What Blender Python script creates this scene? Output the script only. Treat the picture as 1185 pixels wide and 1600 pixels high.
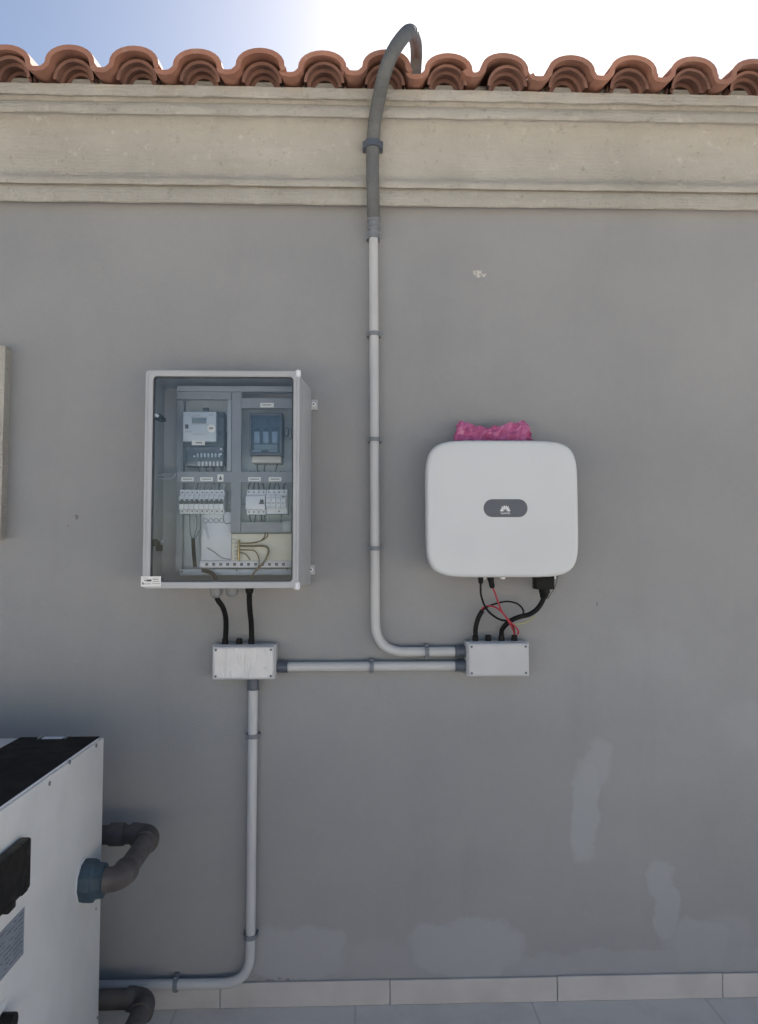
import bpy, bmesh, math, random
from mathutils import Vector, Matrix, Euler
random.seed(7)
for o in list(bpy.data.objects): bpy.data.objects.remove(o)
scene = bpy.context.scene
col = scene.collection
R = math.radians

# ------------------------------------------------------------------ camera
W0, H0, F = 1185.0, 1600.0, 1180.0
D = 2.75                                   # camera to wall
CAM = Vector((0.0, -D, 1.63))
cd = bpy.data.cameras.new('camera'); cam = bpy.data.objects.new('camera', cd); col.objects.link(cam)
cd.sensor_fit = 'VERTICAL'; cd.sensor_height = 24.0; cd.lens = 24.0 * F / H0
cd.clip_start = 0.05; cd.clip_end = 3000
cam.location = CAM
ROT = Euler((R(90 + 3.45), R(0.12), R(-1.8)), 'XYZ')
cam.rotation_euler = ROT
scene.camera = cam
MR = ROT.to_matrix()

# ------------------------------------------------------------------ world, sun, exposure
SUN_EL, SUN_AZ = R(38.0), R(13.5)          # azimuth to the right of the wall's normal (+Y)
w = bpy.data.worlds.new('World'); scene.world = w; w.use_nodes = True
nt = w.node_tree; bg = nt.nodes['Background']
sky = nt.nodes.new('ShaderNodeTexSky'); sky.sky_type = 'NISHITA'; sky.sun_disc = False
sky.sun_elevation = SUN_EL; sky.sun_rotation = SUN_AZ
sky.altitude = 50; sky.air_density = 1.0; sky.dust_density = 0.9; sky.ozone_density = 1.6
nt.links.new(sky.outputs[0], bg.inputs[0]); bg.inputs[1].default_value = 0.05
sl = bpy.data.lights.new('sun', 'SUN'); so = bpy.data.objects.new('sun', sl); col.objects.link(so)
sl.energy = 5.0; sl.angle = R(0.5); sl.color = (1.0, 0.95, 0.88)
sd = Vector((math.sin(SUN_AZ) * math.cos(SUN_EL), math.cos(SUN_AZ) * math.cos(SUN_EL), math.sin(SUN_EL)))
so.rotation_euler = sd.to_track_quat('Z', 'Y').to_euler(); so.location = (2, 4, 8)
scene.view_settings.view_transform = 'Standard'; scene.view_settings.look = 'None'
scene.view_settings.exposure = 1.32; scene.view_settings.gamma = 1.0
scene.view_settings.use_curve_mapping = False

# ------------------------------------------------------------------ pixel -> place helpers
def ray(px, py):
    return MR @ Vector(((px - W0 / 2) / F, (H0 / 2 - py) / F, -1.0))
def P(px, py, d):                          # point at distance d in front of the wall plane
    r = ray(px, py); t = (-d - CAM.y) / r.y
    return CAM + r * t
def PX(px, py, x):                         # point on a plane x = const
    r = ray(px, py); t = (x - CAM.x) / r.x
    return CAM + r * t
def PZ(px, py, z):
    r = ray(px, py); t = (z - CAM.z) / r.z
    return CAM + r * t
def rect(x0, y0, x1, y1, d):
    my, mx = (y0 + y1) / 2, (x0 + x1) / 2
    return P(x0, my, d).x, P(x1, my, d).x, P(mx, y1, d).z, P(mx, y0, d).z

# ------------------------------------------------------------------ materials
def new_mat(name):
    m = bpy.data.materials.new(name); m.use_nodes = True
    n = m.node_tree; return m, n, n.nodes['Principled BSDF']
def noise(n, vec, scale, detail=4, rough=0.55):
    t = n.nodes.new('ShaderNodeTexNoise'); t.inputs['Scale'].default_value = scale
    t.inputs['Detail'].default_value = detail; t.inputs['Roughness'].default_value = rough
    if vec is not None: n.links.new(vec, t.inputs['Vector'])
    return t.outputs['Fac']
def vmap(n, scale=(1, 1, 1), out='Object'):
    tc = n.nodes.new('ShaderNodeTexCoord'); mp = n.nodes.new('ShaderNodeMapping')
    mp.inputs['Scale'].default_value = scale; n.links.new(tc.outputs[out], mp.inputs['Vector'])
    return mp.outputs[0]
def mrange(n, v, a, b, c, d):
    t = n.nodes.new('ShaderNodeMapRange'); n.links.new(v, t.inputs[0])
    for i, q in enumerate((a, b, c, d)): t.inputs[i + 1].default_value = q
    return t.outputs[0]
def mth(n, op, a, b=None, clamp=False):
    t = n.nodes.new('ShaderNodeMath'); t.operation = op; t.use_clamp = clamp
    for i, q in enumerate((a, b)):
        if q is None: continue
        if isinstance(q, (int, float)): t.inputs[i].default_value = q
        else: n.links.new(q, t.inputs[i])
    return t.outputs[0]
def mixc(n, f, a, b):
    t = n.nodes.new('ShaderNodeMix'); t.data_type = 'RGBA'
    if isinstance(f, (int, float)): t.inputs[0].default_value = f
    else: n.links.new(f, t.inputs[0])
    for i, q in ((6, a), (7, b)):
        if isinstance(q, tuple): t.inputs[i].default_value = (*q, 1)
        else: n.links.new(q, t.inputs[i])
    return t.outputs[2]
def bump(n, b, h, strength, dist=0.002):
    t = n.nodes.new('ShaderNodeBump'); t.inputs['Strength'].default_value = strength
    t.inputs['Distance'].default_value = dist; n.links.new(h, t.inputs['Height'])
    n.links.new(t.outputs[0], b.inputs['Normal']); return t
def plastic(name, c, rough=0.45, var=0.08, scale=14, metal=0.0, bmp=0.0, c2=None, spec=0.5):
    m, n, b = new_mat(name); v = vmap(n)
    f = noise(n, v, scale, 5)
    c2 = c2 or tuple(x * (1 - var * 2.2) for x in c)
    n.links.new(mixc(n, mrange(n, f, 0.35, 0.7, 0, 1), c, c2), b.inputs['Base Color'])
    f2 = noise(n, v, scale * 3, 4)
    n.links.new(mrange(n, f2, 0.3, 0.7, max(rough - 0.08, 0.03), min(rough + 0.1, 1)), b.inputs['Roughness'])
    b.inputs['Metallic'].default_value = metal
    b.inputs['Specular IOR Level'].default_value = spec
    if bmp: bump(n, b, noise(n, v, scale * 12, 3), bmp, 0.001)
    return m

M = {}
M['shaded_clay'] = plastic('shaded clay', (0.25, 0.13, 0.095), 0.9, 0.15, 12, c2=(0.16, 0.085, 0.065), bmp=0.3)  # darker clay colour stands for the shade inside the tile barrels
M['pvc'] = plastic('grey pvc', (0.53, 0.53, 0.53), 0.42, 0.05, 6)
M['pvc_dark'] = plastic('dark grey fitting', (0.10, 0.115, 0.145), 0.45, 0.08)
M['pvc_clip'] = plastic('clip grey', (0.20, 0.215, 0.235), 0.5, 0.06)
M['flex'] = plastic('flexible conduit grey', (0.135, 0.14, 0.14), 0.6, 0.1, 9)
M['black'] = plastic('black rubber', (0.008, 0.008, 0.0085), 0.6, 0.1, spec=0.22)
M['red'] = plastic('red cable', (0.42, 0.03, 0.045), 0.45, 0.05)
M['yg'] = plastic('yellow green cable', (0.45, 0.45, 0.08), 0.45, 0.05)
M['box_white'] = plastic('pale grey box', (0.51, 0.51, 0.525), 0.38, 0.04, 5)
M['box_film'] = plastic('box with film', (0.60, 0.60, 0.61), 0.2, 0.04, 22)
_n = M['box_film'].node_tree
bump(_n, _n.nodes['Principled BSDF'], mrange(_n, noise(_n, vmap(_n, (26, 1, 7)), 1.2, 2), .46, .54, 0, 1), 0.5, 0.002)
M['cab'] = plastic('cabinet polyester grey', (0.46, 0.465, 0.48), 0.4, 0.05, 5)
M['cab_in'] = plastic('cabinet inner grey', (0.33, 0.36, 0.40), 0.6, 0.06, 5)
M['gasket'] = plastic('black gasket', (0.03, 0.033, 0.04), 0.6)
M['mask'] = plastic('grey cover panel', (0.27, 0.28, 0.31), 0.5, 0.04)
M['zinc'] = plastic('galvanised plate', (0.62, 0.68, 0.72), 0.5, 0.08, 10, metal=0.2)
M['cream_board'] = plastic('cream board', (0.78, 0.74, 0.62), 0.55, 0.05, 6)
M['device'] = plastic('device white', (0.68, 0.70, 0.74), 0.4, 0.03)
M['device_grey'] = plastic('device mid grey', (0.36, 0.39, 0.43), 0.4, 0.04)
M['device_beige'] = plastic('device beige', (0.55, 0.53, 0.47), 0.5, 0.04)
M['meter_dark'] = plastic('meter dark', (0.10, 0.125, 0.14), 0.3, 0.05)
M['meter_face'] = plastic('meter face', (0.50, 0.56, 0.62), 0.35, 0.04)
M['lcd'] = plastic('lcd grey', (0.17, 0.22, 0.25), 0.2, 0.03)
M['paper'] = plastic('label paper', (0.80, 0.79, 0.76), 0.6, 0.02)
M['ink'] = plastic('ink', (0.09, 0.09, 0.10), 0.6, 0.02)
M['screw'] = plastic('screw steel', (0.35, 0.36, 0.38), 0.35, 0.1, metal=0.7)
M['brass'] = plastic('brass', (0.42, 0.33, 0.16), 0.4, 0.1, metal=0.7)
M['wire_brown'] = plastic('brown wire', (0.20, 0.14, 0.06), 0.45, 0.05)
M['wire_grey'] = plastic('grey wire', (0.11, 0.13, 0.16), 0.45, 0.05)
M['wire_white'] = plastic('pale wire', (0.6, 0.64, 0.7), 0.45, 0.05)
M['inv'] = plastic('inverter white paint', (0.62, 0.635, 0.64), 0.42, 0.02, 3, bmp=0.05)
M['inv_side'] = plastic('inverter side grey', (0.45, 0.46, 0.48), 0.5, 0.03)
M['inv_pill'] = plastic('inverter badge', (0.095, 0.105, 0.125), 0.35, 0.02)
M['white'] = plastic('logo white', (0.8, 0.8, 0.82), 0.5, 0.01)
M['blue'] = plastic('blue union', (0.05, 0.085, 0.115), 0.55, 0.2, 20, bmp=0.3)
M['hp'] = plastic('heat pump casing', (0.82, 0.81, 0.79), 0.45, 0.07, 3.5)
M['hp_top'] = plastic('heat pump black top', (0.020, 0.018, 0.016), 0.75, 0.1, 8, spec=0.15)
M['hp_cover'] = plastic('black cover', (0.010, 0.008, 0.007), 0.5, 0.1, spec=0.3)
M['pipe'] = plastic('old grey pressure pipe', (0.075, 0.062, 0.060), 0.6, 0.14, 16, c2=(0.125, 0.112, 0.105), bmp=0.3)
M['parapet'] = plastic('added parapet white paint', (0.80, 0.77, 0.72), 0.8, 0.05, 2)
M['label_grey'] = plastic('grey rating label', (0.30, 0.33, 0.38), 0.35, 0.1, 30)

# clear door pane: weak grey-blue tint and a fresnel reflection
m, n, b = new_mat('clear pane'); n.nodes.remove(b)
tr = n.nodes.new('ShaderNodeBsdfTransparent'); tr.inputs[0].default_value = (0.955, 0.97, 0.985, 1)
gl = n.nodes.new('ShaderNodeBsdfGlossy'); gl.inputs['Roughness'].default_value = 0.03
gl.inputs[0].default_value = (1, 1, 1, 1)
fr = n.nodes.new('ShaderNodeFresnel'); fr.inputs[0].default_value = 1.52
v = vmap(n); bp = n.nodes.new('ShaderNodeBump'); bp.inputs['Strength'].default_value = 0.25; bp.inputs['Distance'].default_value = 0.002
n.links.new(noise(n, v, 5, 2), bp.inputs['Height']); n.links.new(bp.outputs[0], gl.inputs['Normal'])
mx = n.nodes.new('ShaderNodeMixShader'); n.links.new(mth(n, 'MULTIPLY', fr.outputs[0], 0.65, True), mx.inputs[0])
n.links.new(tr.outputs[0], mx.inputs[1]); n.links.new(gl.outputs[0], mx.inputs[2])
n.links.new(mx.outputs[0], n.nodes['Material Output'].inputs[0]); M['pane'] = m
m, n, b = new_mat('smoked cover'); n.nodes.remove(b)
tr = n.nodes.new('ShaderNodeBsdfTransparent'); tr.inputs[0].default_value = (0.74, 0.79, 0.84, 1)
gl = n.nodes.new('ShaderNodeBsdfGlossy'); gl.inputs['Roughness'].default_value = 0.15
mx = n.nodes.new('ShaderNodeMixShader'); mx.inputs[0].default_value = 0.05
n.links.new(tr.outputs[0], mx.inputs[1]); n.links.new(gl.outputs[0], mx.inputs[2])
n.links.new(mx.outputs[0], n.nodes['Material Output'].inputs[0]); M['smoke'] = m
# pink film
m, n, b = new_mat('pink film'); b.inputs['Base Color'].default_value = (0.60, 0.10, 0.30, 1)
b.inputs['Roughness'].default_value = 0.3; b.inputs['Transmission Weight'].default_value = 0.0
v = vmap(n); n.links.new(mixc(n, mrange(n, noise(n, v, 25, 4), 0.4, 0.65, 0, 1), (0.47, 0.13, 0.28), (0.42, 0.115, 0.25)), b.inputs['Base Color'])
bump(n, b, noise(n, v, 60, 3), 0.5, 0.004); M['pink'] = m

# painted plaster with touched-up patches (true differences of paint)
m, n, b = new_mat('grey painted plaster'); M['wall'] = m
v = vmap(n)
base = mixc(n, mrange(n, noise(n, v, 1.3, 5, 0.6), 0.35, 0.68, 0, 1), (0.318, 0.315, 0.314), (0.270, 0.270, 0.274))
base = mixc(n, mrange(n, noise(n, v, 40, 4), 0.45, 0.8, 0, 0.12), base, (0.36, 0.36, 0.36))
base = mixc(n, mrange(n, noise(n, vmap(n, (5, 1, .7)), 1.6, 5, .6), 0.55, 0.8, 0, 0.25), base, (0.235, 0.232, 0.235))
base = mixc(n, mrange(n, noise(n, v, 0.8, 3, .5), 0.5, 0.7, 0, 0.25), base, (0.35, 0.345, 0.34))
base = mixc(n, mrange(n, noise(n, v, 160, 2, .5), 0.66, 0.74, 0, 0.35), base, (0.20, 0.195, 0.19))
geo = n.nodes.new('ShaderNodeTexCoord')
nz = n.nodes.new('ShaderNodeTexNoise'); nz.inputs['Scale'].default_value = 9; nz.inputs['Detail'].default_value = 6
n.links.new(geo.outputs['Object'], nz.inputs['Vector'])
sub = n.nodes.new('ShaderNodeVectorMath'); sub.operation = 'SUBTRACT'; sub.inputs[1].default_value = (0.5, 0.5, 0.5)
n.links.new(nz.outputs['Color'], sub.inputs[0])
scl = n.nodes.new('ShaderNodeVectorMath'); scl.operation = 'SCALE'; scl.inputs['Scale'].default_value = 0.12
n.links.new(sub.outputs[0], scl.inputs[0])
add = n.nodes.new('ShaderNodeVectorMath'); add.operation = 'ADD'
n.links.new(geo.outputs['Object'], add.inputs[0]); n.links.new(scl.outputs[0], add.inputs[1])
def patch(px0, py0, px1, py1, soft=0.3, k=1.0, tilt=0.0):
    x0, x1, z0, z1 = rect(px0, py0, px1, py1, 0)
    mp = n.nodes.new('ShaderNodeMapping'); mp.vector_type = 'TEXTURE'
    mp.inputs['Location'].default_value = ((x0 + x1) / 2, 0, (z0 + z1) / 2)
    mp.inputs['Rotation'].default_value = (0, tilt, 0)
    mp.inputs['Scale'].default_value = ((x1 - x0) / 2, 1, (z1 - z0) / 2)
    n.links.new(add.outputs[0], mp.inputs['Vector'])
    sx = n.nodes.new('ShaderNodeSeparateXYZ'); n.links.new(mp.outputs[0], sx.inputs[0])
    a = mth(n, 'POWER', mth(n, 'ABSOLUTE', sx.outputs['X']), 3.0)
    c = mth(n, 'POWER', mth(n, 'ABSOLUTE', sx.outputs['Z']), 3.0)
    dd = mth(n, 'ADD', a, c)
    return mth(n, 'MULTIPLY', mrange(n, dd, 1 - soft, 1 + soft, 1, 0), k)
mask = None
for a in ((893, 1190, 935, 1345, .35, .9, 0.05), (912, 1155, 955, 1230, .5, .7, 0.1), (1016, 1345, 1056, 1465, .3, .8, -0.14), (1050, 1435, 1138, 1515, .35, .75, 0.1),
          (1040, 1440, 1140, 1500, .5, .6, 0.1), (385, 1448, 540, 1530, .25, .8, 0), (640, 1438, 815, 1530, .25, .8, .02),
          (790, 1482, 1300, 1545, .3, .55, 0), (1090, 1425, 1180, 1540, .5, .45, 0.1), (975, 985, 1075, 1060, .8, .22, 0), (1130, 1095, 1250, 1180, .8, .4, 0),
          (540, 1470, 660, 1540, .6, .35, 0), (560, 380, 640, 470, .9, .2, 0), (20, 690, 60, 780, .9, .2, 0)):
    p = patch(*a); mask = p if mask is None else mth(n, 'MAXIMUM', mask, p)
base = mixc(n, mth(n, 'MULTIPLY', mask, 0.50), base, (0.40, 0.41, 0.425))
chip = mth(n, 'MAXIMUM', patch(737, 419, 751, 430, .5), patch(749, 426, 757, 431, .6))
base = mixc(n, mth(n, 'MULTIPLY', chip, mrange(n, noise(n, v, 90, 3), .42, .55, 0, .9)), base, (0.62, 0.58, 0.52))
dots = None
for q in ((118, 811, 122, 815), (104, 822, 108, 826), (930, 943, 934, 950), (118, 806, 124, 812)):
    p = patch(*q, .5); dots = p if dots is None else mth(n, 'MAXIMUM', dots, p)
base = mixc(n, mth(n, 'MULTIPLY', dots, .55), base, (0.10, 0.09, 0.08))
scuff = mth(n, 'MULTIPLY', patch(405, 1526, 485, 1535, .6), mrange(n, noise(n, v, 70, 4), .5, .62, 0, .7))
base = mixc(n, scuff, base, (0.10, 0.10, 0.11))
# faint rising dirt along the very foot of the wall
n.links.new(base, b.inputs['Base Color']); b.inputs['Roughness'].default_value = 0.75
b.inputs['Specular IOR Level'].default_value = 0.3
h = mth(n, 'ADD', mth(n, 'MULTIPLY', noise(n, v, 3.0, 3), 3.0), mth(n, 'MULTIPLY', noise(n, v, 150, 4), 0.6))
bump(n, b, h, 0.45, 0.004)

# cast concrete cornice with combed lines and grit
m, n, b = new_mat('cream cast stone'); M['stone'] = m
v = vmap(n); vl = vmap(n, (1.2, 1, 12)); vs = vmap(n, (2.5, 2.5, 60))
c = mixc(n, mrange(n, noise(n, v, 2.2, 6, 0.65), 0.35, 0.7, 0, 1), (0.62, 0.585, 0.52), (0.47, 0.44, 0.385))
c = mixc(n, mrange(n, noise(n, vl, 3.0, 5), 0.55, 0.8, 0, 0.3), c, (0.38, 0.35, 0.28))
c = mixc(n, mrange(n, noise(n, v, 30, 7, 0.75), 0.58, 0.70, 0, 0.75), c, (0.34, 0.30, 0.25))
c = mixc(n, mrange(n, noise(n, v, 22, 5, 0.7), 0.60, 0.72, 0, 0.7), c, (0.72, 0.69, 0.62))
n.links.new(c, b.inputs['Base Color']); b.inputs['Roughness'].default_value = 0.85
wv = n.nodes.new('ShaderNodeTexWave'); wv.bands_direction = 'Z'; wv.inputs['Scale'].default_value = 26
wv.inputs['Distortion'].default_value = 5.0; wv.inputs['Detail'].default_value = 3; wv.inputs['Detail Scale'].default_value = 0.8
n.links.new(v, wv.inputs['Vector'])
msk = mrange(n, noise(n, v, 3.2, 3), 0.46, 0.6, 0.0, 0.8)
hh = mth(n, 'MULTIPLY', wv.outputs['Fac'], msk)
hh = mth(n, 'ADD', mth(n, 'MULTIPLY', hh, 0.4), mth(n, 'MULTIPLY', noise(n, v, 48, 8, 0.8), 3.2))
hh = mth(n, 'ADD', hh, mth(n, 'MULTIPLY', noise(n, vs, 1.0, 3), 0.25))
vo = n.nodes.new('ShaderNodeTexVoronoi'); vo.inputs['Scale'].default_value = 75
nw = n.nodes.new('ShaderNodeTexNoise'); nw.inputs['Scale'].default_value = 60; n.links.new(v, nw.inputs['Vector'])
vw = n.nodes.new('ShaderNodeVectorMath'); vw.operation = 'MULTIPLY_ADD'; vw.inputs[1].default_value = (.025, .025, .012); n.links.new(nw.outputs['Color'], vw.inputs[0]); n.links.new(v, vw.inputs[2])
n.links.new(vw.outputs[0], vo.inputs['Vector'])
pit = mrange(n, vo.outputs['Distance'], 0.08, 0.24, 0, 1)
pitm = mth(n, 'MAXIMUM', pit, mrange(n, noise(n, v, 9, 5), 0.54, 0.62, 1, 0))
hh = mth(n, 'ADD', hh, mth(n, 'MULTIPLY', pitm, 1.1))
bump(n, b, hh, 0.8, 0.007)
c = mixc(n, mth(n, 'MULTIPLY', mth(n, 'SUBTRACT', 1.0, pitm), .4), c, (0.34, 0.27, 0.22)); n.links.new(c, b.inputs['Base Color'])

# terracotta
m, n, b = new_mat('terracotta'); M['tile'] = m
v = vmap(n)
c = mixc(n, mrange(n, noise(n, v, 5, 5, 0.6), 0.35, 0.7, 0, 1), (0.42, 0.20, 0.135), (0.30, 0.13, 0.085))
c = mixc(n, mrange(n, noise(n, v, 30, 5, 0.7), 0.56, 0.72, 0, 0.6), c, (0.42, 0.30, 0.22))
n.links.new(c, b.inputs['Base Color']); b.inputs['Roughness'].default_value = 0.85
bump(n, b, noise(n, v, 90, 4), 0.4, 0.003)
sx_ = n.nodes.new('ShaderNodeSeparateXYZ'); n.links.new(v, sx_.inputs[0])
wn_ = n.nodes.new('ShaderNodeTexWhiteNoise'); wn_.noise_dimensions = '1D'
n.links.new(mth(n, 'FLOOR', mth(n, 'ADD', mth(n, 'MULTIPLY', sx_.outputs['X'], 4.78), 0.03)), wn_.inputs['W'])
c = mixc(n, mth(n, 'MULTIPLY', wn_.outputs['Value'], .55), c, (0.25, 0.135, 0.10)); n.links.new(c, b.inputs['Base Color'])

# skirting and floor tiles
m, n, b = new_mat('pale ceramic'); M['skirt'] = m
v = vmap(n)
c = mixc(n, mrange(n, noise(n, v, 7, 5), 0.35, 0.7, 0, 1), (0.53, 0.50, 0.48), (0.45, 0.425, 0.405))
n.links.new(c, b.inputs['Base Color']); b.inputs['Roughness'].default_value = 0.5
m, n, b = new_mat('terrace floor'); M['floor'] = m
v = vmap(n)
br = n.nodes.new('ShaderNodeTexBrick'); br.offset = 0; br.inputs['Scale'].default_value = 1.0
br.inputs['Brick Width'].default_value = 0.62; br.inputs['Row Height'].default_value = 0.62
br.inputs['Mortar Size'].default_value = 0.004
br.inputs['Color1'].default_value = (0.84, 0.77, 0.68, 1); br.inputs['Color2'].default_value = (0.80, 0.735, 0.65, 1)
br.inputs['Mortar'].default_value = (0.66, 0.61, 0.55, 1); n.links.new(v, br.inputs['Vector'])
c = mixc(n, mrange(n, noise(n, v, 6, 6, 0.65), 0.45, 0.72, 0, 0.5), br.outputs['Color'], (0.62, 0.56, 0.49))
n.links.new(c, b.inputs['Base Color']); b.inputs['Roughness'].default_value = 0.6
m, n, b = new_mat('dry earth'); M['earth'] = m
v = vmap(n); n.links.new(mixc(n, noise(n, v, 0.3, 6), (0.42, 0.38, 0.31), (0.33, 0.30, 0.23)), b.inputs['Base Color'])
b.inputs['Roughness'].default_value = 0.9

# ------------------------------------------------------------------ mesh helpers
def BM(): return bmesh.new()
SPLIT = {'eave_filler_tile', 'handle_bracket', 'seal_screw', 'lid_highlight', 'terminal', 'fuse', 'fuse_cap', 'side_latch', 'bar_screw', 'strip_hole',
         'terminal_screw', 'cover_knuckle', 'foot', 'screw', 'cover_board', 'bezel', 'rim', 'toggle', 'clip', 'din_rail', 'name_strip'}
def emit(name, bm, mat, parent=None, smooth=False, origin=None, auto=None):
    if (name in SPLIT or name == 'print') and parent is not None:            # each separate piece becomes an object of its own
        left = set(bm.faces); isl = []
        while left:
            st = [left.pop()]; cur = list(st)
            while st:
                f = st.pop()
                for v in f.verts:
                    for g in v.link_faces:
                        if g in left: left.discard(g); st.append(g); cur.append(g)
            isl.append(cur)
        if len(isl) > 1 and not (name in ('clip', 'rim', 'toggle', 'bezel')) and not (name == 'print' and len(isl) > 5):
            last = None
            for cur in isl:
                t_ = bmesh.new(); vm = {}
                for f in cur:
                    for v in f.verts:
                        if v not in vm: vm[v] = t_.verts.new(v.co)
                for f in cur: t_.faces.new([vm[v] for v in f.verts])
                last = emit_one(name, t_, mat, parent, smooth, origin, auto)
            bm.free(); return last
    return emit_one(name, bm, mat, parent, smooth, origin, auto)
def emit_one(name, bm, mat, parent=None, smooth=False, origin=None, auto=None):
    bmesh.ops.recalc_face_normals(bm, faces=bm.faces)
    me = bpy.data.meshes.new(name); bm.to_mesh(me); bm.free()
    o = bpy.data.objects.new(name, me); col.objects.link(o)
    me.materials.append(M[mat])
    if parent is not None:
        L = parent['_o']; o['_o'] = L; o.parent = parent
        me.transform(Matrix.Translation(-Vector(L)))
    else:
        if origin is None:
            vs = [v.co for v in me.vertices]
            origin = (sum(v.x for v in vs) / len(vs), sum(v.y for v in vs) / len(vs), min(v.z for v in vs))
        o['_o'] = list(origin); me.transform(Matrix.Translation(-Vector(origin))); o.location = origin
    if smooth:
        for p in me.polygons: p.use_smooth = True
        me.set_sharp_from_angle(angle=R(auto or 40))
    return o
def root(name, loc, label, cat, group=None):
    o = bpy.data.objects.new(name, None); col.objects.link(o); o.location = loc; o['_o'] = list(loc)
    o.empty_display_size = 0.1
    tag(o, label, cat, group); return o
def tag(o, label, cat, group=None):
    o['label'] = label; o['category'] = cat
    if group: o['group'] = group
    return o
def box(bm, x0, x1, y0, y1, z0, z1, bev=0.0, seg=2, only_z=False):
    x0, x1 = sorted((x0, x1)); y0, y1 = sorted((y0, y1)); z0, z1 = sorted((z0, z1))
    t = bmesh.new()
    bmesh.ops.create_cube(t, size=1)
    for v in t.verts:
        v.co = Vector(((x0 + x1) / 2 + v.co.x * (x1 - x0), (y0 + y1) / 2 + v.co.y * (y1 - y0), (z0 + z1) / 2 + v.co.z * (z1 - z0)))
    if bev > 0: bmesh.ops.bevel(t, geom=t.edges[:], offset=bev, segments=seg, profile=0.5, affect='EDGES', clamp_overlap=True)
    join(bm, t)
def join(bm, t):
    me = bpy.data.meshes.new('tmp'); t.to_mesh(me); t.free(); bm.from_mesh(me); bpy.data.meshes.remove(me)
def boxp(bm, x0, y0, x1, y1, d1, d0, bev=0.0, seg=2):   # photo rectangle on the plane d1, back at d0
    a, b_, c, d = rect(x0, y0, x1, y1, d1)
    box(bm, a, b_, -d1, -d0, c, d, bev, seg)
def frame_path(pts):
    T = []
    for i in range(len(pts)):
        a = pts[max(i - 1, 0)]; b_ = pts[min(i + 1, len(pts) - 1)]; T.append((b_ - a).normalized())
    n0 = T[0].orthogonal().normalized(); N = [n0]
    for i in range(1, len(pts)):
        q = T[i - 1].rotation_difference(T[i]); N.append((q @ N[-1]).normalized())
    return T, N
def tube(bm, pts, r, seg=12, cap=True):
    pts = [Vector(p) for p in pts]; T, N = frame_path(pts); rings = []
    for i, p in enumerate(pts):
        rr = r[i] if isinstance(r, (list, tuple)) else r
        B = T[i].cross(N[i])
        rings.append([bm.verts.new(p + (N[i] * math.cos(2 * math.pi * k / seg) + B * math.sin(2 * math.pi * k / seg)) * rr) for k in range(seg)])
    for a, b_ in zip(rings, rings[1:]):
        for k in range(seg): bm.faces.new((a[k], a[(k + 1) % seg], b_[(k + 1) % seg], b_[k]))
    if cap:
        bm.faces.new(rings[0]); bm.faces.new(rings[-1])
def cr(pts, k=8):                                       # Catmull-Rom
    pts = [Vector(p) for p in pts]; out = []
    ext = [pts[0] * 2 - pts[1]] + pts + [pts[-1] * 2 - pts[-2]]
    for i in range(1, len(ext) - 2):
        p0, p1, p2, p3 = ext[i - 1:i + 3]
        for j in range(k):
            t = j / k
            out.append(0.5 * ((2 * p1) + (p2 - p0) * t + (2 * p0 - 5 * p1 + 4 * p2 - p3) * t * t + (3 * p1 - p0 - 3 * p2 + p3) * t ** 3))
    out.append(pts[-1]); return out
def bend(pts, rad, k=8):                                # polyline with rounded corners
    pts = [Vector(p) for p in pts]; out = [pts[0]]
    for i in range(1, len(pts) - 1):
        a, b_, c = pts[i - 1], pts[i], pts[i + 1]
        u = (a - b_).normalized(); w_ = (c - b_).normalized()
        p0 = b_ + u * rad; p2 = b_ + w_ * rad
        for j in range(k + 1):
            t = j / k; out.append((1 - t) ** 2 * p0 + 2 * t * (1 - t) * b_ * 1.0 + t * t * p2)
    out.append(pts[-1]); return out
def cyl(bm, a, b_, r, seg=16, r2=None):
    tube(bm, [Vector(a), Vector(b_)], [r, r if r2 is None else r2], seg)
def lathe(bm, a, b_, prof, seg=20):                     # prof: (t, r) along a->b
    a = Vector(a); b_ = Vector(b_); d = (b_ - a).normalized(); L = (b_ - a).length
    N = d.orthogonal().normalized(); B = d.cross(N); rings = []
    for t, r in prof:
        rings.append([bm.verts.new(a + d * L * t + (N * math.cos(2 * math.pi * k / seg) + B * math.sin(2 * math.pi * k / seg)) * r) for k in range(seg)])
    for p, q in zip(rings, rings[1:]):
        for k in range(seg): bm.faces.new((p[k], p[(k + 1) % seg], q[(k + 1) % seg], q[k]))
    bm.faces.new(rings[0]); bm.faces.new(rings[-1])
def rrect(x0, x1, z0, z1, r, k=6):
    out = []
    for cx, cz, a0 in ((x1 - r, z1 - r, 0), (x0 + r, z1 - r, 90), (x0 + r, z0 + r, 180), (x1 - r, z0 + r, 270)):
        for j in range(k + 1):
            a = R(a0 + 90 * j / k); out.append((cx + r * math.cos(a), cz + r * math.sin(a)))
    return out
def ring_frame(bm, outer, inner, yf, yb):               # frame from two outlines with equal counts
    n_ = len(outer)
    of = [bm.verts.new((x, yf, z)) for x, z in outer]; ob = [bm.verts.new((x, yb, z)) for x, z in outer]
    jf = [bm.verts.new((x, yf, z)) for x, z in inner]; jb = [bm.verts.new((x, yb, z)) for x, z in inner]
    for k in range(n_):
        l = (k + 1) % n_
        bm.faces.new((of[k], of[l], jf[l], jf[k])); bm.faces.new((ob[k], ob[l], jb[l], jb[k]))
        bm.faces.new((of[k], of[l], ob[l], ob[k])); bm.faces.new((jf[k], jf[l], jb[l], jb[k]))
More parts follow.
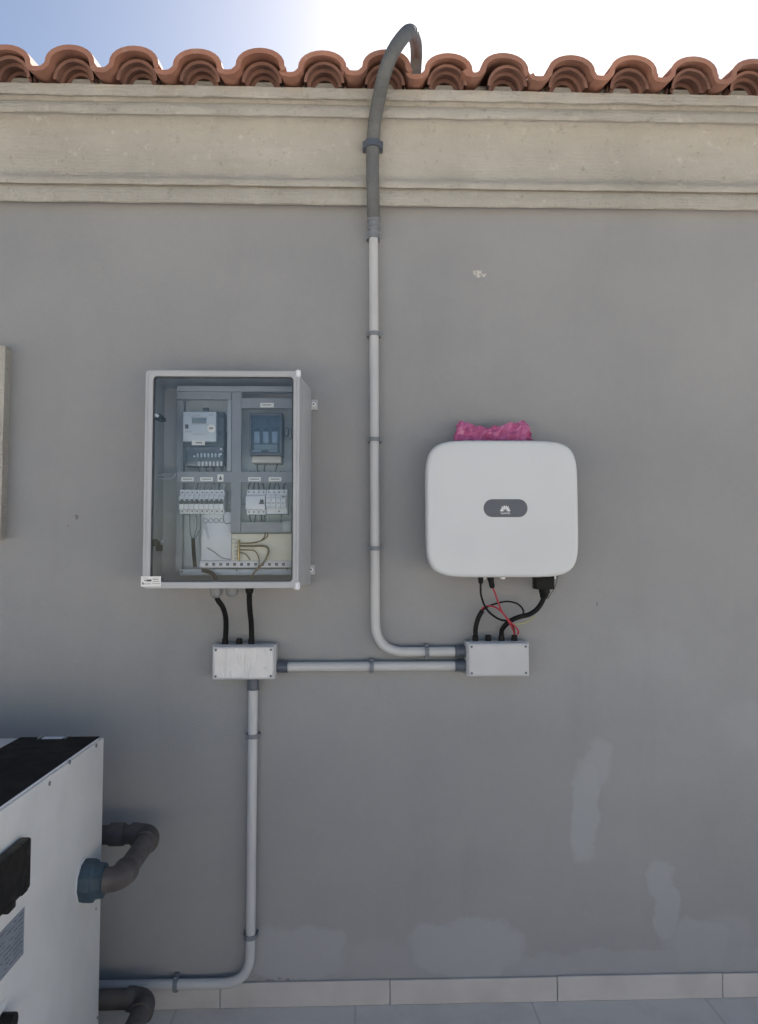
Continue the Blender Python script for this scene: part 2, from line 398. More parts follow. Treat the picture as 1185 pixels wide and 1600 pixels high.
def prism(bm, outline, y0, y1, taper=1.0):
    cx = sum(p[0] for p in outline) / len(outline); cz = sum(p[1] for p in outline) / len(outline)
    a = [bm.verts.new((x, y0, z)) for x, z in outline]
    b_ = [bm.verts.new((cx + (x - cx) * taper, y1, cz + (z - cz) * taper)) for x, z in outline]
    bm.faces.new(a); bm.faces.new(b_)
    for k in range(len(a)): bm.faces.new((a[k], a[(k + 1) % len(a)], b_[(k + 1) % len(a)], b_[k]))

# ================================================================== SETTING
SK_Z = P(592, 1571, 0.012).z; print('floor z', SK_Z)
def struct(name, bm, mat):
    o = emit(name, bm, mat, origin=(0, 0, 0)); o['kind'] = 'structure'; return o
t = BM(); box(t, -14, 14, -22, 0.0, -0.12, SK_Z); struct('terrace_floor', t, 'floor')
t = BM(); box(t, -900, 900, -900, 900, -0.4, -0.125); struct('ground', t, 'earth')

# white parapet added behind the camera to bounce sunlight; faintly mirrored in cabinet door
pw = root('bounce_parapet', (0, -7.0, 0), 'added low white parapet out of view, bouncing sunlight, mirrored in the clear cabinet door', 'added parapet wall')
t = BM(); box(t, -14, 14, -7.2, -7.0, 0.0, 1.15); emit('wall', t, 'parapet', pw)  # body of the added parapet that bounces sunlight
t = BM(); box(t, -14, 14, -7.24, -6.96, 1.15, 1.21, .01); emit('bounce_coping', t, 'stone', pw)

# ================================================================== HOUSE
XL, XR = -3.2, 3.2
house = root('house', (0, 0, 0), 'grey painted house wall with cream stone cornice under a red tiled eave', 'house')
zc0 = P(592, 319, 0.0).z                                # underside of the cornice
t = BM(); box(t, XL, XR, 0.0, 3.6, 0.0, zc0 + 0.33); emit('wall', t, 'wall', house)
# skirting: tiles with open joints
zs = P(592, 1532, 0.012).z
jx = [P(q, 1555, 0.012).x for q in (344, 609, 873, 1130)]
pitch = (jx[3] - jx[0]) / 3
t = BM(); k = -4; edges = [jx[0] + pitch * i for i in range(-4, 8)]
for a, b_ in zip(edges, edges[1:]):
    if b_ < XL or a > XR: continue
    box(t, max(a, XL) + 0.0012, min(b_, XR) - 0.0012, -0.012 - random.uniform(0, .0008), -0.0005, SK_Z + 0.0005, zs + random.uniform(-.0012, .0012), 0.0015, 1)
emit('skirting', t, 'skirt', house)
# cornice
prof = [(322, .001), (321.5, .044), (319, .050), (311, .050), (300, .051), (297, .046), (294.5, .040), (293, .062), (290, .066), (285, .066), (281.5, .063), (279, .050),
        (271, .050), (259, .055), (245, .061), (231, .071), (216, .084), (203, .098), (193, .112), (187, .124), (185, .128), (184, .150), (181, .156), (175, .157), (168, .155),
        (165, .138), (160, .142), (157, .146), (156, .168), (153, .174), (146, .175), (139, .174)]
from mathutils import noise as mn
t = BM(); NX = 420; cols = []
pz = [(P(592, py, d).z, d) for py, d in prof]
for i in range(NX + 1):
    x = XL + (XR - XL) * i / NX; c_ = []
    for j, (z, d) in enumerate(pz):
        q = Vector((x * 9, j * 1.7, 3.1)); q2 = Vector((x * 45, j * 5.3, 9.1)); q3 = Vector((x * 1.3, j * .2, 2.))
        dz = mn.noise(q) * .0022 + mn.noise(q2) * .0014 + mn.noise(q3) * .002
        dd = mn.noise(q + Vector((5, 5, 5))) * .0018 + mn.noise(Vector((x * 60, z * 60, 5))) * .0016
        chipf = max(0, mn.noise(Vector((x * 16, j * .9, 40))) - .42) * (.02 if j in (2, 8, 9, 21, 22, 23, 28, 29, 30, 31) else .004)
        if j == 0: dd = 0
        c_.append(t.verts.new((x, -(d + dd - chipf), z + dz)))
    c_.append(t.verts.new((x, -.02, pz[-1][0] + .012))); c_.append(t.verts.new((x, .02, pz[-1][0] + .012)))
    cols.append(c_)
for a, b_ in zip(cols, cols[1:]):
    for j in range(len(a) - 1): t.faces.new((a[j], b_[j], b_[j + 1], a[j + 1]))
emit('cornice', t, 'stone', house, True, auto=50)
ztop = pz[-1][0]
# roof: barrel and pan tiles
YF = 0.245                                              # overhang of tile noses
ztile = P(592, 121, YF).z                               # underside of the pans at the nose
PIT = (P(1180, 100, YF).x - P(108, 100, YF).x) / 11.0   # column pitch
xc = [P(108, 100, YF).x + PIT * i for i in range(-8, 22)]
SL = R(13)
def tile(bm, cx, y0, z0, L, yaw=0., roll=0., dz=0.):
    HO, TH = .066, .018
    us = []
    pr = []
    pr.append((-.134, .012)); pr.append((-.127, .001)); pr.append((-.118, 0)); pr.append((-.106, 0)); pr.append((-.097, .002))
    for j in range(0, 13):
        a = math.pi * (1 - j / 12.0); pr.append((.084 * math.cos(a) * (1 if abs(math.cos(a)) < .99 else 1.0), .012 + HO * math.sin(a) ** .85 if 0 < j < 12 else .014))
    pr.append((.089, .007))
    pts = [Vector((u, 0, h + TH)) for u, h in pr]
    inn = []
    for i, p in enumerate(pts):
        a = pts[max(i - 1, 0)]; b_ = pts[min(i + 1, len(pts) - 1)]; tt = (b_ - a).normalized()
        nrm = Vector((-tt.z, 0, tt.x)); inn.append(p - nrm * TH)
    secs = []
    for s, off, sc in ((0, 0, 1.0), (1, L, .93)):
        ro = Matrix.Rotation(roll, 3, 'Y'); yw = Matrix.Rotation(yaw, 3, 'Z')
        def tf(p):
            q = Vector((p.x * sc, off * math.cos(SL), p.z + off * math.sin(SL) - (0.012 if s else 0)))
            q = yw @ (ro @ q); return Vector((cx + q.x, y0 + q.y, z0 + dz + q.z))
        secs.append(([bm.verts.new(tf(p)) for p in pts], [bm.verts.new(tf(p)) for p in inn]))
    (o0, i0), (o1, i1) = secs; n_ = len(o0)
    for k in range(n_ - 1):
        bm.faces.new((o0[k], o0[k + 1], o1[k + 1], o1[k])); bm.faces.new((i0[k], i0[k + 1], i1[k + 1], i1[k]))
        bm.faces.new((o0[k], o0[k + 1], i0[k + 1], i0[k])); bm.faces.new((o1[k], o1[k + 1], i1[k + 1], i1[k]))
    bm.faces.new((o0[0], i0[0], i1[0], o1[0])); bm.faces.new((o0[-1], i0[-1], i1[-1], o1[-1]))
t = BM()
for cidx in range(9):
    for i, x in enumerate(xc):
        y0 = -YF + cidx * .33 * math.cos(SL); z0 = ztile + cidx * (.33 * math.sin(SL) + .0)+ (.018 if cidx else 0)
        first = cidx == 0
        sp = first and i == 15
        tile(t, x + random.uniform(-.003, .003) - (.02 if sp else 0), y0 + random.uniform(-.006, .006), z0, .42, random.uniform(-.015, .015) + (.05 if sp else 0),
             random.uniform(-.012, .012) + (.03 if sp else 0), random.uniform(-.002, .003) + (.006 if sp else 0))
emit('roof', t, 'tile', house, True, auto=35)
# packed tile offcuts filling each barrel
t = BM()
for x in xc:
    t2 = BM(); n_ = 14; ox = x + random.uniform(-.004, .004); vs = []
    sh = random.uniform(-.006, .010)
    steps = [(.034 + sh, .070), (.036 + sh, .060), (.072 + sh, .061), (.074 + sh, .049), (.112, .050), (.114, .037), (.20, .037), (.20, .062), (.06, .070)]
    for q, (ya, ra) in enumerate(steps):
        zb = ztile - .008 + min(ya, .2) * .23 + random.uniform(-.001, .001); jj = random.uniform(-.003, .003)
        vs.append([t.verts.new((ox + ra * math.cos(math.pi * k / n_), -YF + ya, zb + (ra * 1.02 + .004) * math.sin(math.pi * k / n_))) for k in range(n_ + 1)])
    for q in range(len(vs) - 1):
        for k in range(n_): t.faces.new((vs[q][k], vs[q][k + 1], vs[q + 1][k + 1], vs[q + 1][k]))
emit('eave_filler_tile', t, 'shaded_clay', house, True)
# mortar bed under the pans
t = BM(); box(t, XL, XR, -.13, -.05, ztop + .0, ztile + .05); emit('mortar_bed', t, 'stone', house)
# roof deck
t = BM()
yb = 2.7; vs = [t.verts.new(p) for p in ((XL, -.04, ztile - .004), (XR, -.04, ztile - .004), (XR, yb, ztile - .004 + (yb + .04) * math.tan(SL)), (XL, yb, ztile - .004 + (yb + .04) * math.tan(SL)),
                                         (XL, 0.0, zc0 + .3), (XR, 0.0, zc0 + .3), (XR, yb, zc0 + .3), (XL, yb, zc0 + .3))]
for f in ((0, 1, 2, 3), (4, 5, 6, 7), (0, 1, 5, 4), (2, 3, 7, 6), (0, 3, 7, 4), (1, 2, 6, 5)): t.faces.new([vs[k] for k in f])
emit('roof_deck', t, 'stone', house)
# stone window surround at the left edge with its window
xr_ = P(14, 690, 0).x; zt = P(17, 545, 0).z; zb_ = P(9, 843, 0).z
t = BM()
ow = rrect(xr_ - 1.0, xr_, zb_, zt, .004, 2); iw = rrect(xr_ - .88, xr_ - .12, zb_ + .12, zt - .12, .003, 2)
ring_frame(t, ow, iw, -.047, .0)
for _ in range(3): bmesh.ops.subdivide_edges(t, edges=[e for e in t.edges if e.calc_length() > .03], cuts=1, use_grid_fill=True)
for v_ in t.verts:
    if v_.co.y < -.01:
        k_ = mn.noise(v_.co * 25); v_.co += Vector((mn.noise(v_.co * 30) * .003, k_ * .002, mn.noise(v_.co * 28 + Vector((3, 3, 3))) * .003))
sur = emit('window_surround', t, 'stone', house)
t = BM(); ring_frame(t, iw, rrect(xr_ - .83, xr_ - .17, zb_ + .17, zt - .17, .003, 2), -.03, -.003); emit('window_frame', t, 'box_white', sur)
t = BM(); box(t, xr_ - .83, xr_ - .17, -.018, -.012, zb_ + .17, zt - .17); emit('pane', t, 'pane', sur)

# ================================================================== SMALL FIXINGS
def clip_bm(c, axis, r):                                # saddle clip round a pipe at c
    t = BM(); w_ = .0075; n_ = 16; ro, ri = r + .0045, r + .0004
    c = Vector(c)
    prev = None
    for k in range(n_ + 1):
        a = math.pi * (-.12 + 1.24 * k / n_)
        cs, sn = math.cos(a), math.sin(a)
        quad = []
        for rad, off in ((ro, -w_), (ro, w_), (ri, w_), (ri, -w_)):
            if axis == 'z': quad.append(t.verts.new(c + Vector((rad * cs, -rad * sn, off))))
            else: quad.append(t.verts.new(c + Vector((off, -rad * sn, rad * cs))))
        if prev:
            for j in range(4): t.faces.new((prev[j], prev[(j + 1) % 4], quad[(j + 1) % 4], quad[j]))
        else: t.faces.new(quad)
        prev = quad
    t.faces.new(prev)
    for s in (-1, 1):                                   # swelling lips of the clip and its foot
        if axis == 'z':
            box(t, c.x + s * (r + .002), c.x + s * (r + .0085), c.y - .006, -.0006, c.z - w_, c.z + w_, .0012)
        else:
            box(t, c.x - w_, c.x + w_, c.y - .006, -.0006, c.z + s * (r + .002), c.z + s * (r + .0085), .0012)
    return t
def sleeve(bm, a, b_, r):
    lathe(bm, a, b_, [(0, r), (.05, r + .0008), (.86, r + .0008), (.88, r + .0025), (.98, r + .0025), (1, r + .001)], 24)
def gland(parent, px, ytop, ybot, d, r, mat='black', name='cable_gland'):
    a = P(px, ybot, d); b_ = P(px, ytop, d)
    t = BM()
    lathe(t, a - Vector((0, 0, .003)), b_, [(0, r * 1.0), (.3, r * 1.05), (.32, r * .9), (.40, r * .9), (.42, r * 1.02), (.9, r * .95), (1, r * .72)], 10)
    return emit(name, t, mat, parent, True, auto=25)

# ================================================================== JUNCTION BOXES
def junction_box(x0, y0, x1, y1, depth, label, lidmat, glands):
    a, b_, c, d = rect(x0, y0, x1, y1, depth)
    rt = root('junction_box', ((a + b_) / 2, 0, c), label, 'junction box', 'junction boxes on the wall')
    t = BM(); box(t, a - .0035, b_ + .0035, -(depth - .018), -.0008, c - .002, d + .004, .004); emit('body', t, 'box_white', rt, True)
    t = BM(); box(t, a, b_, -depth, -(depth - .0175), c, d, .0045, 3)
    lid = emit('lid', t, 'box_white', rt, True)
    t = BM(); box(t, a + .006, b_ - .006, -depth - .0012, -depth + .002, c + .006, d - .006, .001, 1)
    emit('raised_panel', t, lidmat, lid, True)
    for sx in (a + .012, b_ - .012):
        for sz in (c + .012, d - .012):
            t = BM(); cyl(t, (sx, -depth - .0022, sz), (sx, -depth + .001, sz), .0042, 14); s_ = emit('screw', t, 'pvc_dark', lid, True)
    for g in glands: gland(rt, g, y0 - 13, y0 + 1.5, depth * .5, .0115)
    return rt, (a, b_, c, d)
jl, JL = junction_box(332, 1010, 429, 1062, .085, 'white junction box with clear film on its lid, below the glazed meter cabinet', 'box_film', (352, 374, 393))
jr, JR = junction_box(732, 1005, 827, 1057, .085, 'plain pale grey junction box with four black glands, below the white inverter', 'box_white', (743, 763, 784, 804))

# ================================================================== CONDUITS
YP = .034; PR = .0168
def conduit(name, pts, r, label, mat='pvc', rad=.0, cat='conduit'):
    t = BM(); path = bend(pts, rad, 12) if len(pts) > 2 else [Vector(p) for p in pts]
    base = min(path, key=lambda p: p.z)
    rt = root(name, (base.x, base.y, base.z), label, cat, 'grey conduits clipped to the wall')
    tube(t, path, r, 24); emit('pipe', t, mat, rt, True)
    return rt
def addclip(rt, px, py, axis, r=PR, mat='pvc_clip', d=YP): emit('clip', clip_bm(P(px, py, d), axis, r), mat, rt, True, auto=30)
def mk(p, x=None, z=None):
    p = Vector(p)
    if x is not None: p.x = x
    if z is not None: p.z = z
    return p
xv = P(586, 700, YP).x; zh1 = P(670, 1018, YP).z
c1 = conduit('conduit', [P(584, 362, YP), mk(P(587, 1018, YP), z=zh1), mk(P(716, 1018, YP), z=zh1)], PR, 'tall grey conduit down the wall centre that bends right to the box under the inverter', rad=.105)
def sl(rt, a, b_, r, mat='pvc_dark', name='coupling'): t = BM(); sleeve(t, a, b_, r); emit(name, t, mat, rt, True, auto=30)
sl(c1, mk(P(732, 1018, YP), z=zh1), mk(P(711, 1018, YP), z=zh1), .0195)
for px, py in ((583.6, 370), (584.8, 522), (585.6, 687), (586.4, 857)): addclip(c1, px, py, 'z')
addclip(c1, 667, 1018, 'x')
zh2 = P(580, 1041, YP).z
c2 = conduit('conduit', [mk(P(445, 1041, YP), z=zh2), mk(P(716, 1041, YP), z=zh2)], PR, 'short straight horizontal grey conduit joining the two junction boxes')
sl(c2, mk(P(429, 1041, YP), z=zh2), mk(P(450, 1041, YP), z=zh2), .0195)
sl(c2, mk(P(732, 1041, YP), z=zh2), mk(P(711, 1041, YP), z=zh2), .0195)
addclip(c2, 581, 1041, 'x')
zh3 = P(275, 1538, YP).z; xv3 = P(393.5, 1280, YP).x
c3 = conduit('conduit', [mk(P(396, 1072, YP), x=P(396, 1072, YP).x), mk(P(391, 1538, YP), z=zh3), mk(P(391, 1538, YP), z=zh3, x=-1.7)], PR, 'lower grey conduit dropping from the left junction box and turning left along the skirting', rad=.10)
sl(c3, P(396, 1060, YP), P(396, 1078, YP), .0195)
addclip(c3, 395, 1150, 'z'); addclip(c3, 391.3, 1463, 'z'); addclip(c3, 275, 1538, 'x')
# flexible conduit up over the eave
pts = [P(584, 345, .036), P(583.5, 318, .070), P(583, 292, .096), P(582.5, 262, .098), P(583, 226, .108), P(586, 190, .145), P(592, 155, .20), P(601, 115, .27), P(614, 82, .30), P(630, 58, .27), P(641, 49, .18),
       P(648, 58, .02), P(651, 78, -.15), P(650, 108, -.22), P(648, 138, -.24)]
zz = cr(pts, 26); fx = root('flexible_conduit', pts[0], 'thick dark grey flexible conduit arching from the cornice up over the tiled eave', 'conduit')
t = BM(); tube(t, zz, [.0235 + .0009 * math.sin(i * 1.9) for i in range(len(zz))], 20); emit('pipe', t, 'flex', fx, True, auto=60)
t = BM(); lathe(t, P(584, 372, .035), P(584, 332, .044), [(0, .0185), (.3, .0185), (.34, .0235), (.42, .0235), (.46, .0205), (.62, .0205), (.66, .0245), (.9, .0245), (1, .022)], 24); emit('adaptor', t, 'pvc_clip', fx, True, auto=25)
cc = P(583, 226, .108); t = BM(); 
pv = None
lathe(t, cc - Vector((0, 0, .014)), cc + Vector((0, 0, .014)), [(0, .025), (0.01, .0285), (.95, .0285), (1, .025)], 24)
for s in (-1, 1): box(t, cc.x + s * .022, cc.x + s * .037, cc.y - .004, cc.y + .038, cc.z - .013, cc.z + .013, .003)
emit('clamp', t, 'pvc_dark', fx, True, auto=30)

# ================================================================== METER CABINET
DC = .27                                                # front of door
A, B, C_, E_ = rect(225, 578.5, 470, 919.5, DC)         # outer door
cab = root('meter_cabinet', ((A + B) / 2, 0, C_), 'grey wall cabinet with clear door showing the meter and breakers, on the left', 'electrical cabinet')
ia, ib, ic, ie = rect(237, 588, 458, 909, DC)           # door opening
# body: hollow tapered shell
t = BM()
yb_, yf_ = -.012, -(DC - .03)
xl0, xr0 = A - .006, P(486.5, 750, .012).x
ob_ = rrect(xl0, xr0, C_ - .002, E_ + .002, .012, 4); of_ = rrect(A + .006, B - .004, C_ + .004, E_ - .004, .012, 4)
ibk = rrect(xl0 + .006, xr0 - .006, C_ + .004, E_ - .004, .01, 4); iff = rrect(A + .011, B - .009, C_ + .009, E_ - .009, .01, 4)
vb = [t.verts.new((x, yb_, z)) for x, z in ob_]; vf = [t.verts.new((x, yf_, z)) for x, z in of_]
wb = [t.verts.new((x, yb_ - .006, z)) for x, z in ibk]; wf = [t.verts.new((x, yf_, z)) for x, z in iff]
n_ = len(vb)
for k in range(n_):
    l = (k + 1) % n_
    t.faces.new((vb[k], vb[l], vf[l], vf[k])); t.faces.new((wb[k], wb[l], wf[l], wf[k])); t.faces.new((vf[k], vf[l], wf[l], wf[k]))
t.faces.new(vb); t.faces.new(wb)
body = emit('body', t, 'cab', cab, True, auto=30)
t = BM(); BD = B - .013; rg = []
for y, o_, i_ in ((-(DC - .028), 0, None), (-(DC - .003), 0, None), (-(DC - .0008), .0012, None), (-DC, .004, None), (-DC, None, -.003), (-(DC - .003), None, 0), (-(DC - .028), None, 0)):
    ol = rrect(A + o_, BD - o_, C_ + o_, E_ - o_, .012 - o_, 6) if o_ is not None else rrect(ia + i_, ib - i_, ic + i_, ie - i_, .012 - i_, 6)
    rg.append([t.verts.new((x, y, z)) for x, z in ol])
for q in range(len(rg)):
    a_, c_ = rg[q], rg[(q + 1) % len(rg)]
    for k in range(len(a_)): t.faces.new((a_[k], a_[(k + 1) % len(a_)], c_[(k + 1) % len(a_)], c_[k]))
door = emit('door_frame', t, 'cab', cab, True, auto=35)
t = BM(); ring_frame(t, rrect(A + .004, B - .017, C_ + .004, E_ - .004, .010, 6), rrect(A + .0085, B - .0215, C_ + .0085, E_ - .0085, .009, 6), -DC - .0025, -DC + .002); emit('rib', t, 'cab', door, True)
t = BM(); ring_frame(t, rrect(ia - .0005, ib + .0005, ic - .0005, ie + .0005, .012, 6), rrect(ia + .0035, ib - .0035, ic + .0035, ie - .0035, .010, 6), -(DC - .004), -(DC - .02)); emit('gasket', t, 'gasket', door, True)
t = BM(); prism(t, rrect(ia + .0036, ib - .0036, ic + .0036, ie - .0036, .010, 6), -(DC - .007), -(DC - .011)); emit('pane', t, 'pane', door)
# hinge rod at the right edge of the door
hx = (P(465, 750, DC).x)
t = BM(); cyl(t, (hx, -DC + .009, C_ + .022), (hx, -DC + .009, E_ - .022), .0062, 16); hr = emit('hinge_rod', t, 'cab', cab, True)
for z0, z1 in ((C_ - .006, C_ + .021), (E_ - .021, E_ + .004)):
    t = BM(); lathe(t, (hx, -DC + .008, z0), (hx, -DC + .008, z1), [(0, .005), (.15, .0095), (.85, .0095), (1, .006)], 16); emit('hinge_cap', t, 'white', hr, True)
# wall lugs
for px, py in ((484, 632), (480, 890)):
    t = BM(); a, b_, c, d = rect(px - 6, py - 8, px + 12.5, py + 8, .018); box(t, a, b_, -.018, -.0008, c, d, .002)
    lug = emit('wall_lug', t, 'cab', cab, True)
    t = BM(); q = P(px + 6.5, py, .018); cyl(t, (q.x, -.0215, q.z), (q.x, -.017, q.z), .0075, 14); emit('screw_ring', t, 'white', lug, True)
    t = BM(); cyl(t, (q.x, -.0225, q.z), (q.x, -.0213, q.z), .0038, 10); emit('screw', t, 'pvc_dark', lug, True)
# underside glands
for px, mt, rr, y2 in ((338, 'pvc_clip', .021, 934), (363, 'pvc_clip', .021, 932), (390, 'black', .014, 929)):
    a = mk(P(px, 925, .13)); t = BM(); zz0 = C_ + .003; zz1 = P(px, y2, .13).z
    lathe(t, (a.x, a.y, zz0), (a.x, a.y, zz1), [(0, rr), (.55, rr), (.8, rr * .9), (1, rr * .55)], 12); emit('cable_gland', t, mt, cab, True, auto=25)
# maker's sticker
t = BM(); a, b_, c, d = rect(220.5, 900.5, 252, 916.5, DC + .003); box(t, a, b_, -DC - .0034, -DC - .0026, c, d); st = emit('sticker', t, 'paper', door)
t = BM()
for (x0, y0, x1, y1) in ((226, 906, 228, 908), (229, 905.5, 237, 908.5), (239, 904.5, 247, 905.5), (239, 908, 249, 908.6), (224, 912, 236, 912.7), (222.5, 910, 224.5, 913.5), (238, 911.5, 250, 912), (224, 903, 232, 903.4)):
    a, b_, c, d = rect(x0, y0, x1, y1, DC + .0036); box(t, a, b_, -DC - .0038, -DC - .0033, c, d)
emit('print', t, 'ink', st)
# back plate and lower boards
def part(name, mat, parent, rects, d1, d0, bev=.001, smooth=True):
    t = BM()
    for r_ in rects: boxp(t, *r_, d1, d0, bev)
    return emit(name, t, mat, parent, smooth)
plate = part('back_plate', 'zinc', cab, [(284, 622, 456, 896)], .045, .025)
part('cover_board', 'cream_board', cab, [(362, 834, 456, 879)], .112, .106, .001)
part('cover_board', 'device', cab, [(315, 800, 361.5, 879)], .108, .10, .001)
part('side_board', 'cab_in', cab, [(276, 612, 286, 893)], .075, .03, .001)
# grey cover panel with its windows
mp_ = part('cover_panel', 'mask', cab, [(277, 612, 362, 624), (362, 612, 377, 832), (377, 622, 456.5, 638), (277, 737, 362, 754), (377, 737, 456.5, 754), (377, 816, 456.5, 832)], .135, .118, 0)
part('cover_lip', 'cab_in', cab, [(277, 603, 456.5, 611.5)], .15, .118, .001)
part('window_edge', 'device_grey', mp_, [(355.5, 624.5, 361.5, 736.5)], .128, .11, .0005)
part('latch_tab', 'device_grey', mp_, [(442, 814, 455, 831)], .142, .1355, .001)
for (x0, y0, x1, y1) in ((407, 629.5, 428, 636.5), (283.5, 745.5, 303, 752), (313, 745.5, 333, 752), (388, 745.5, 408, 752), (420, 745.5, 440, 752)):
    l_ = part('name_strip', 'paper', mp_, [(x0, y0, x1, y1)], .1366, .1352, 0)
    part('print', 'ink', l_, [(x0 + 3 + q * 2.4, y0 + 2.4, x0 + 4.9 + q * 2.4, y0 + 3.9) for q in range(6)], .1371, .1364, 0)
hz_ = part('hazard_sticker', 'paper', mp_, [(340, 741, 349.5, 752.5)], .1366, .1352, 0)
t = BM(); a, b_, c, d = rect(342, 743, 347.5, 749.5, .1372)
prism(t, [(a, c), (b_, c), ((a + b_) / 2, d)], -.1372, -.1364); emit('print', t, 'ink', hz_)
# meter
part('meter_backplate', 'device', cab, [(340, 646, 356, 676)], .06, .046)
mt = part('electricity_meter', 'meter_dark', cab, [(287, 643, 350, 728)], .115, .05, .004)
part('meter_hook', 'meter_dark', mt, [(317, 637, 326, 645)], .10, .09, .001)
face = part('face_plate', 'meter_face', mt, [(286, 643, 338, 690)], .150, .116, .003)
part('screen', 'lcd', face, [(300, 653, 323, 661.5)], .1515, .1495, .0005)
part('bezel', 'device_grey', face, [(298.5, 651.3, 324.5, 652.3), (298.5, 662.3, 324.5, 663.2)], .1512, .1495, 0)
part('optical_port', 'ink', face, [(289.5, 663, 294.5, 669.5)], .1515, .1495, .0005)
part('print', 'device_grey', face, [(294, 647, 297, 650), (300, 648, 313, 649.5), (326, 647, 334, 649), (290, 674, 300, 675.2), (302, 678, 322, 679)], .1508, .1495, 0)
q = P(330.5, 669.5, .15); t = BM(); lathe(t, (q.x, -.149, q.z), (q.x, -.1535, q.z), [(0, .0148), (.6, .0148), (1, .012)], 28); bt = emit('round_sensor', t, 'paper', face, True)
t = BM(); 
for k in range(3): box(t, q.x - .006 + k * .0045, q.x - .003 + k * .0045, -.1542, -.1533, q.z - .0035, q.z + .0035)
box(t, q.x - .006, q.x + .006, -.1541, -.1534, q.z - .0008, q.z + .0008); emit('print', t, 'ink', bt)
ls = part('name_strip', 'paper', mt, [(300, 688.5, 320.5, 695.5)], .152, .1505, 0)
part('print', 'ink', ls, [(306, 691, 316, 692.6)], .1526, .1518, 0)
part('terminal_cover', 'smoke', mt, [(290, 697, 349, 729)], .135, .1155, .002)
t = BM()
for k in range(7):
    boxp(t, 307.5 + k * 5.6, 708, 310.5 + k * 5.6, 714.5, .122, .1145, .0008); boxp(t, 309.5 + k * 5.8, 721, 312.5 + k * 5.8, 728, .122, .1145, .0008)
emit('terminal', t, 'white', mt)
t = BM()
for px, py in ((345.5, 701.5), (345.5, 709.5), (304, 713)): q = P(px, py, .1365); cyl(t, (q.x, -.1375, q.z), (q.x, -.134, q.z), .0032, 10)
emit('seal_screw', t, 'white', mt, True)
# fuse switch
fs = part('fuse_switch', 'meter_dark', cab, [(390, 645, 442, 712)], .115, .05, .004)
part('base', 'device_beige', fs, [(394, 713, 440, 723)], .128, .06, .002)
part('rim', 'pvc_dark', fs, [(389.5, 645, 441, 649), (389.5, 707, 441, 711), (389.5, 649.2, 392.5, 706.8), (438, 649.2, 441, 706.8)], .146, .116, .0012)
t = BM()
for k in range(3):
    boxp(t, 397 + k * 14, 674, 406 + k * 14, 692, .136, .1155, .003)
emit('fuse', t, 'device', fs, True)
part('grip', 'device_beige', fs, [(397, 694, 434, 703)], .132, .1155, .002)
part('fuse_cap', 'pvc_dark', fs, [(399 + 14 * k, 668, 404 + 14 * k, 671) for k in range(3)], .134, .1155, .001)
part('lid', 'smoke', fs, [(392.7, 649.3, 437.8, 706.7)], .1445, .1425, 0)
part('lid_highlight', 'device', fs, [(394, 703.5, 408, 705.7), (420, 703.5, 434, 705.7)], .141, .137, .0004)  # pale strips modelled as highlights on the smoked lid
part('side_latch', 'device_grey', cab, [(446, 667, 450, 680), (451.5, 669, 455, 683)], .09, .046, .001)
# breakers
def terminals(t, x0, pitch, n_, y, d):
    for k in range(n_): q = P(x0 + pitch * (k + .5), y, d); cyl(t, (q.x, -d - .0006, q.z), (q.x, -d + .003, q.z), .0028, 10)
for k in range(9):
    x0 = 281.5 + k * 7.75
    cb = part('circuit_breaker', 'device', cab, [(x0, 765, x0 + 7.45, 803)], .128, .06, .001)
    part('nose', 'device', cb, [(x0 - 1.5, 775, x0 + 5.95, 796)], .150, .129, .0012)
    part('slot', 'ink', cb, [(x0 - 1.4, 782.5, x0 + 5.7, 787.5)], .1508, .1495, 0)
    part('toggle', 'ink', cb, [(x0 + .6, 779.8, x0 + 4.2, 785.5)], .160, .1512, .001)
    t = BM(); terminals(t, x0 + .8, 5.8, 1, 769.5, .128); terminals(t, x0 + .8, 5.8, 1, 799, .128); emit('terminal_screw', t, 'ink', cb)
rc = part('residual_current_device', 'device', cab, [(386, 765, 415.8, 804)], .128, .06, .001)
part('nose', 'device', rc, [(384, 774.5, 414.5, 796)], .152, .129, .0015)
part('toggle', 'ink', rc, [(406.5, 780.5, 411.5, 785), (405, 785.2, 413, 787.5)], .160, .1525, .001)
t = BM(); terminals(t, 385.5, 7.7, 4, 769, .128); terminals(t, 385.5, 7.7, 4, 800, .128); emit('terminal_screw', t, 'ink', rc)
sp_ = part('surge_arrester', 'device', cab, [(416.6, 765, 449.5, 803)], .128, .06, .001)
for k in range(4):
    x0 = 416 + 7.8 * k
    cg = part('cartridge', 'device', sp_, [(x0, 773.5, x0 + 7.4, 793.5)], .146, .129, .0012)
    part('print', 'device_grey', cg, [(x0 + 1.6, 777, x0 + 5.8, 778.5), (x0 + 1.2, 785, x0 + 5.8, 787), (x0 + 2, 790, x0 + 5, 791)], .1467, .1455, 0)
part('print', 'ink', sp_, [(441, 774.8, 447, 776.3)], .1472, .1462, 0)
t = BM(); terminals(t, 416.5, 8, 4, 769, .128); terminals(t, 432, 9, 1, 799, .128); emit('terminal_screw', t, 'ink', sp_)
part('din_rail', 'zinc', cab, [(280, 781, 361, 788), (377, 781, 456, 788)], .058, .047, .001)
# round knock-outs on the white board
for k in range(4):
    q = P(321.5 + 8.4 * k, 813.5, .109); t = BM(); n_ = 20
    pts = [(q.x + .0075 * math.cos(2 * math.pi * j / n_), -.1095, q.z + .0075 * math.sin(2 * math.pi * j / n_)) for j in range(n_ + 1)]
    tube(t, pts, .0017, 6, False); emit('round_lug', t, 'device_grey', cab, True)
